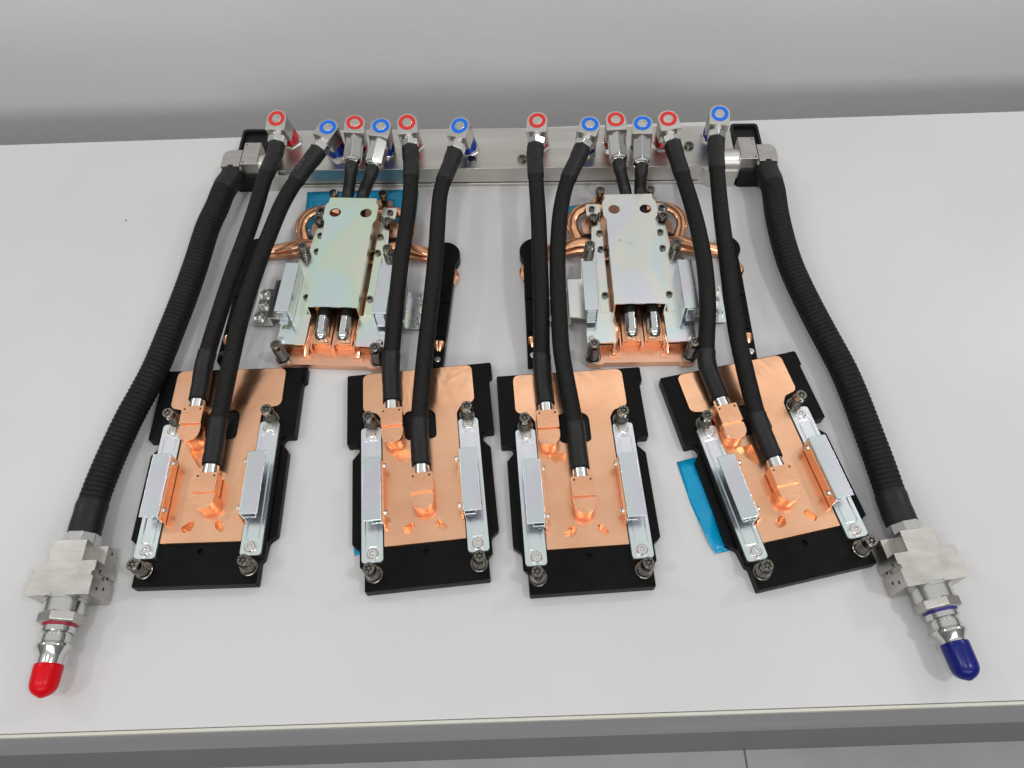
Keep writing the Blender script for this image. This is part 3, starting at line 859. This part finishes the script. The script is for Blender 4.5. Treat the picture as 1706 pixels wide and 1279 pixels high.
small_hose('coolant hose with blue-ringed elbow, ending on the third cold plate', 'blue', (983, 206.5), (976, 252), [(964, 262), (945, 302, HZ), (934, 350, 46), (930, 400, 45), (929, 460, 43), (932, 530, 40), (936, 590, 35), (941, 645, 30), (949, 700, 24)], 2, 1)
small_hose('short coolant hose with red-ringed elbow going under the plain silver cover', 'red', (1026, 198.5), (1020, 243), [(1032, 270), (1042, 318, 27)], mod=1, modx=-8.0)
small_hose('short coolant hose with blue-ringed elbow going under the plain silver cover', 'blue', (1070.5, 205), (1066, 250), [(1069, 285), (1066, 318, 27)], mod=1, modx=10.6)
small_hose('coolant hose with the rightmost red-ringed elbow, ending on the tilted cold plate', 'red', (1113.5, 197.5), (1104, 240), [(1124, 250), (1138, 295, HZ), (1155, 350, 46), (1167, 400, 46), (1175, 450, 45), (1179, 510, 42), (1181, 560, 36), (1186, 605, 28)], 3, 0)
small_hose('coolant hose with the rightmost blue-ringed elbow, ending on the tilted cold plate', 'blue', (1199.5, 189), (1184, 229), [(1194, 250), (1196, 300, HZ), (1202, 360, 46), (1211, 430, 44), (1221, 510, 41), (1233, 580, 37), (1246, 640, 31), (1260, 690, 25)], 3, 1)

# ------------------------------------------------------------------ thick hoses with their end connectors
def thick_hose(label, s, path, axis_px, tip_px, capmat, sealmat, capname):
    cz = 18.0                                                  # axis height of the connector
    A = P(*axis_px, cz)                                        # where the hose enters the connector
    tip = P(*tip_px, cz)
    root = thing('supply_hose', label, 'hose', (A.x, A.y, 0), group='thick corrugated hoses')
    off = Vector((A.x, A.y, 0))
    ax = (tip - A).normalized()
    L = (tip - A).length
    # hose
    blk = MAN @ Vector((s * 256.5, -4, 22))
    bdir = MAN.to_3x3() @ Vector((0, -1, 0))
    q = put('elbow_block', (MB().prism([(s * x, y) for x, y in round_poly([(249.2, 7), (249.2, -15), (267, -15), (267, 7, 7)], 6)], 9, 31.5, M=MAN).prism([(s * 247.6, -6), (s * 249.2, -6), (s * 249.2, -17), (s * 247.6, -17)], 5, 29, M=MAN), M_steel), root, bevel=0.6)
    q.location = -off * 0.001
    st = MAN @ Vector((s * 257.5, -13.0, 20.6))
    pts = [st, st + bdir * 4] + [P(u, v, z) for u, v, z in path] + [A - ax * 14, A]
    step = 0.8
    c = spline([p - off for p in pts], step)
    n = len(c)
    R = 10.9
    put('tube', (MB().tube(c, ribs(n, R, 0.75, 3.9, step), 26), M_hose), root)
    for seg, d in ((c[:int(26 / step)], 1), (c[n - int(30 / step):], -1)):
        sl = seg[::3]
        rr = [R + 0.35 + 0.12 * math.sin(i * 1.1) for i in range(len(sl))]
        if d > 0: rr[-1] = R
        else:
            rr[0] = R
            for i in range(len(sl)): rr[i] += 0.8 * max(0, (i / len(sl) - 0.55))
        put('sleeve', (MB().tube(sl, rr, 26), M_sleeve), root)
    # connector, local z along the axis towards the cap
    side = ax.cross(Vector((0, 0, 1))).normalized()            # points to the left when looking along the axis
    C = axis_matrix(A - off, ax, Vector((0, 0, 1)))            # x = up, y = sideways
    k = L / 106.0                                              # lengths below are for a 106 mm connector
    put('collar', (MB().lathe([(11.6, -3), (12.6, -2.2), (12.6, 7 * k)], 8, C, math.pi / 8), M_chrome), root, bevel=0.4)
    b = MB()
    z0, z1, z2 = 5 * k, 20 * k, 43 * k
    b.prism([(-14, z0 + 1), (-14, z1 + 0.5), (1, z1 + 0.5), (1, z0 + 1)], -21, 21, M=C @ Matrix(((1, 0, 0, 0), (0, 0, 1, 0), (0, 1, 0, 0), (0, 0, 0, 1))))
    sw = Matrix(((0, 0, 1, 0), (1, 0, 0, 0), (0, 1, 0, 0), (0, 0, 0, 1)))    # prism in (side, along), extruded up
    b.prism([(-11.5, z0), (11.5, z0), (11.5, z1), (-11.5, z1)], -15, 13.5, M=C @ sw)
    wide = [(-22, z1), (22, z1), (22, z1 + 7), (20.4, z1 + 7.6), (20.4, z1 + 10.4), (22, z1 + 11), (22, z2), (-22, z2), (-22, z1 + 11), (-20.4, z1 + 10.4), (-20.4, z1 + 7.6), (-22, z1 + 7)]
    b.prism(wide, -16.5, 13.5, M=C @ sw)
    b.prism([(-22, z1 + 10.8), (22, z1 + 10.8), (22.2, z2 + 0.4), (-22.2, z2 + 0.4)], 13.5, 13.9, M=C @ sw)
    body = put('valve_block', (b, M_steel), root, bevel=0.4)
    hh = MB()
    for sy in (-1, 1):
        for (zz, xx) in ((z0 + 5, -6), (z1 + 6, 6), (z1 + 16, -4), (z1 + 18, 5), (z1 + 8, -6)):
            yy = 22.0 if zz > z1 + 1 else 21.0
            hh.lathe([(1.3, -0.2), (1.3, 0.12), (0, 0.12)], 9, C @ T(xx, sy * yy, zz) @ Matrix.Rotation(-sy * math.pi / 2, 4, 'X'))
    put('screw_hole', (hh, M_recess_shade), body)
    put('swivel', (MB().lathe([(14.6, z2 - 1), (14.6, z2 + 1.5), (13.3, z2 + 1.7), (13.3, 53 * k), (12.6, 53.4 * k)], 40, C), M_chrome), root)
    put('hex_nut', (MB().lathe([(13.0, 52 * k), (14.8, 53.2 * k), (14.8, 58.8 * k), (13.2, 59.8 * k), (9, 59.8 * k)], 6, C, 0), M_steel), root, bevel=0.5)
    put('seal', (MB().lathe([(10.2, 59.3 * k), (11.1, 59.9 * k), (11.1, 61.2 * k), (10.2, 61.6 * k)], 32, C), sealmat), root)
    put('plug_body', (MB().lathe([(10.5, 61.4 * k), (10.9, 61.8 * k), (10.9, 65 * k), (10.4, 65.6 * k), (8.4, 66 * k), (8.4, 66.8 * k), (9.4, 67.2 * k), (9.4, 71.5 * k), (9.0, 72 * k), (10.9, 73 * k), (11.3, 73.8 * k), (11.3, 75 * k), (10.6, 75.8 * k),
                                  (8.2, 79.5 * k), (7.9, 80 * k), (7.9, 92 * k)], 36, C), M_chrome), root)
    c0 = 85.5 if s < 0 else 81.5
    prof = [(8.2, c0 * k), (8.9, c0 * k), (9.2, (c0 + .7) * k), (9.2, (c0 + 4) * k), (9.0, 96.5 * k), (8.7, 99 * k), (8.0, 101 * k), (6.6, 102.8 * k), (4.6, 104.3 * k), (2.4, 105.3 * k), (1.0, 105.9 * k), (0, 106.0 * k)]
    tag(put('dust_cap', (MB().lathe(prof, 32, C), capmat), root), capname)
    return root

thick_hose('thick ribbed black hose on the left ending in a red capped connector', -1,
           [(374, 314, 21), (362, 345, 20.5), (347, 376, 20), (327, 439, 19), (305, 501, 18), (280, 564, 17.5), (258, 617, 17), (233, 664, 16.5), (216, 695, 16), (192, 746, 16), (173, 790, 16.5), (158, 829, 17)], (138, 898), (67, 1163), M_red_cap, M_red_seal, 'red vinyl dust cap')
thick_hose('thick ribbed black hose on the right ending in a blue capped connector', 1,
           [(1288, 314, 21), (1292, 343, 20.5), (1299, 380, 20), (1316, 439, 19), (1344, 501, 18), (1376, 562, 17.5), (1404, 614, 17), (1427, 668, 17), (1445, 716, 16.5), (1463, 764, 16.5), (1480, 813, 17)], (1506, 880), (1617, 1134), M_blue_cap, M_blue_seal, 'dark blue vinyl dust cap')

# ------------------------------------------------------------------ protective films
def film(label, px, z=0.35, m=M_film, wave=0.5, name='protective_film', zs=None):
    pts = [P(u, v, z) for u, v in px]
    c = sum(pts, Vector()) / len(pts)
    n = 14
    # dense boundary so the sheet can ripple
    loop = []
    for a, b in zip(pts, pts[1:] + pts[:1]):
        for k in range(6): loop.append(a + (b - a) * k / 6)
    mb = MB()
    vs, fs = [], []
    rings = 5
    rn = random.Random(len(px) + int(abs(c.x)))
    for r in range(rings, 0, -1):
        for q in loop:
            w = c + (q - c) * r / rings
            vs.append((w.x - c.x, w.y - c.y, wave * (0.5 + 0.5 * math.sin(w.x * 0.23 + 1.3 * math.sin(w.y * 0.11)))))
    L = len(loop)
    for r in range(rings - 1):
        for k in range(L): fs.append((r * L + k, r * L + (k + 1) % L, (r + 1) * L + (k + 1) % L, (r + 1) * L + k))
    vs.append((0, 0, wave * 0.5))
    for k in range(L): fs.append(((rings - 1) * L + k, (rings - 1) * L + (k + 1) % L, len(vs) - 1))
    mb.add(vs, fs)
    o = put(name, (mb, m), None, c)
    s = o.modifiers.new('thick', 'SOLIDIFY'); s.thickness = 0.00015
    return tag(o, label, 'film')

film('blue protective film sheet under the greenish processor cooler', [(512, 320), (676, 316), (668, 395), (505, 395)])
film('pale clear film strip beside the blue sheet, behind the hose', [(676, 318), (698, 318), (692, 385), (673, 390)], m=M_film_pale, wave=1.0)
film('blue protective film sticking out left of the tilted cold plate', [(1127, 770), (1190, 757), (1218, 806), (1243, 856), (1268, 905), (1192, 923), (1181, 908), (1150, 838)], wave=2.2)
film('small blue film tab right of the tilted cold plate', [(1400, 775), (1443, 858), (1434, 866), (1418, 850)], wave=1.0)
film('small blue film corner at the lower left of the second cold plate', [(589, 905), (606, 903), (606, 922), (590, 926)])
film('small blue film corner behind the left loop of the silver covered cooler', [(941, 345), (962, 341), (964, 360), (943, 362)])

sc.render.engine = 'CYCLES'
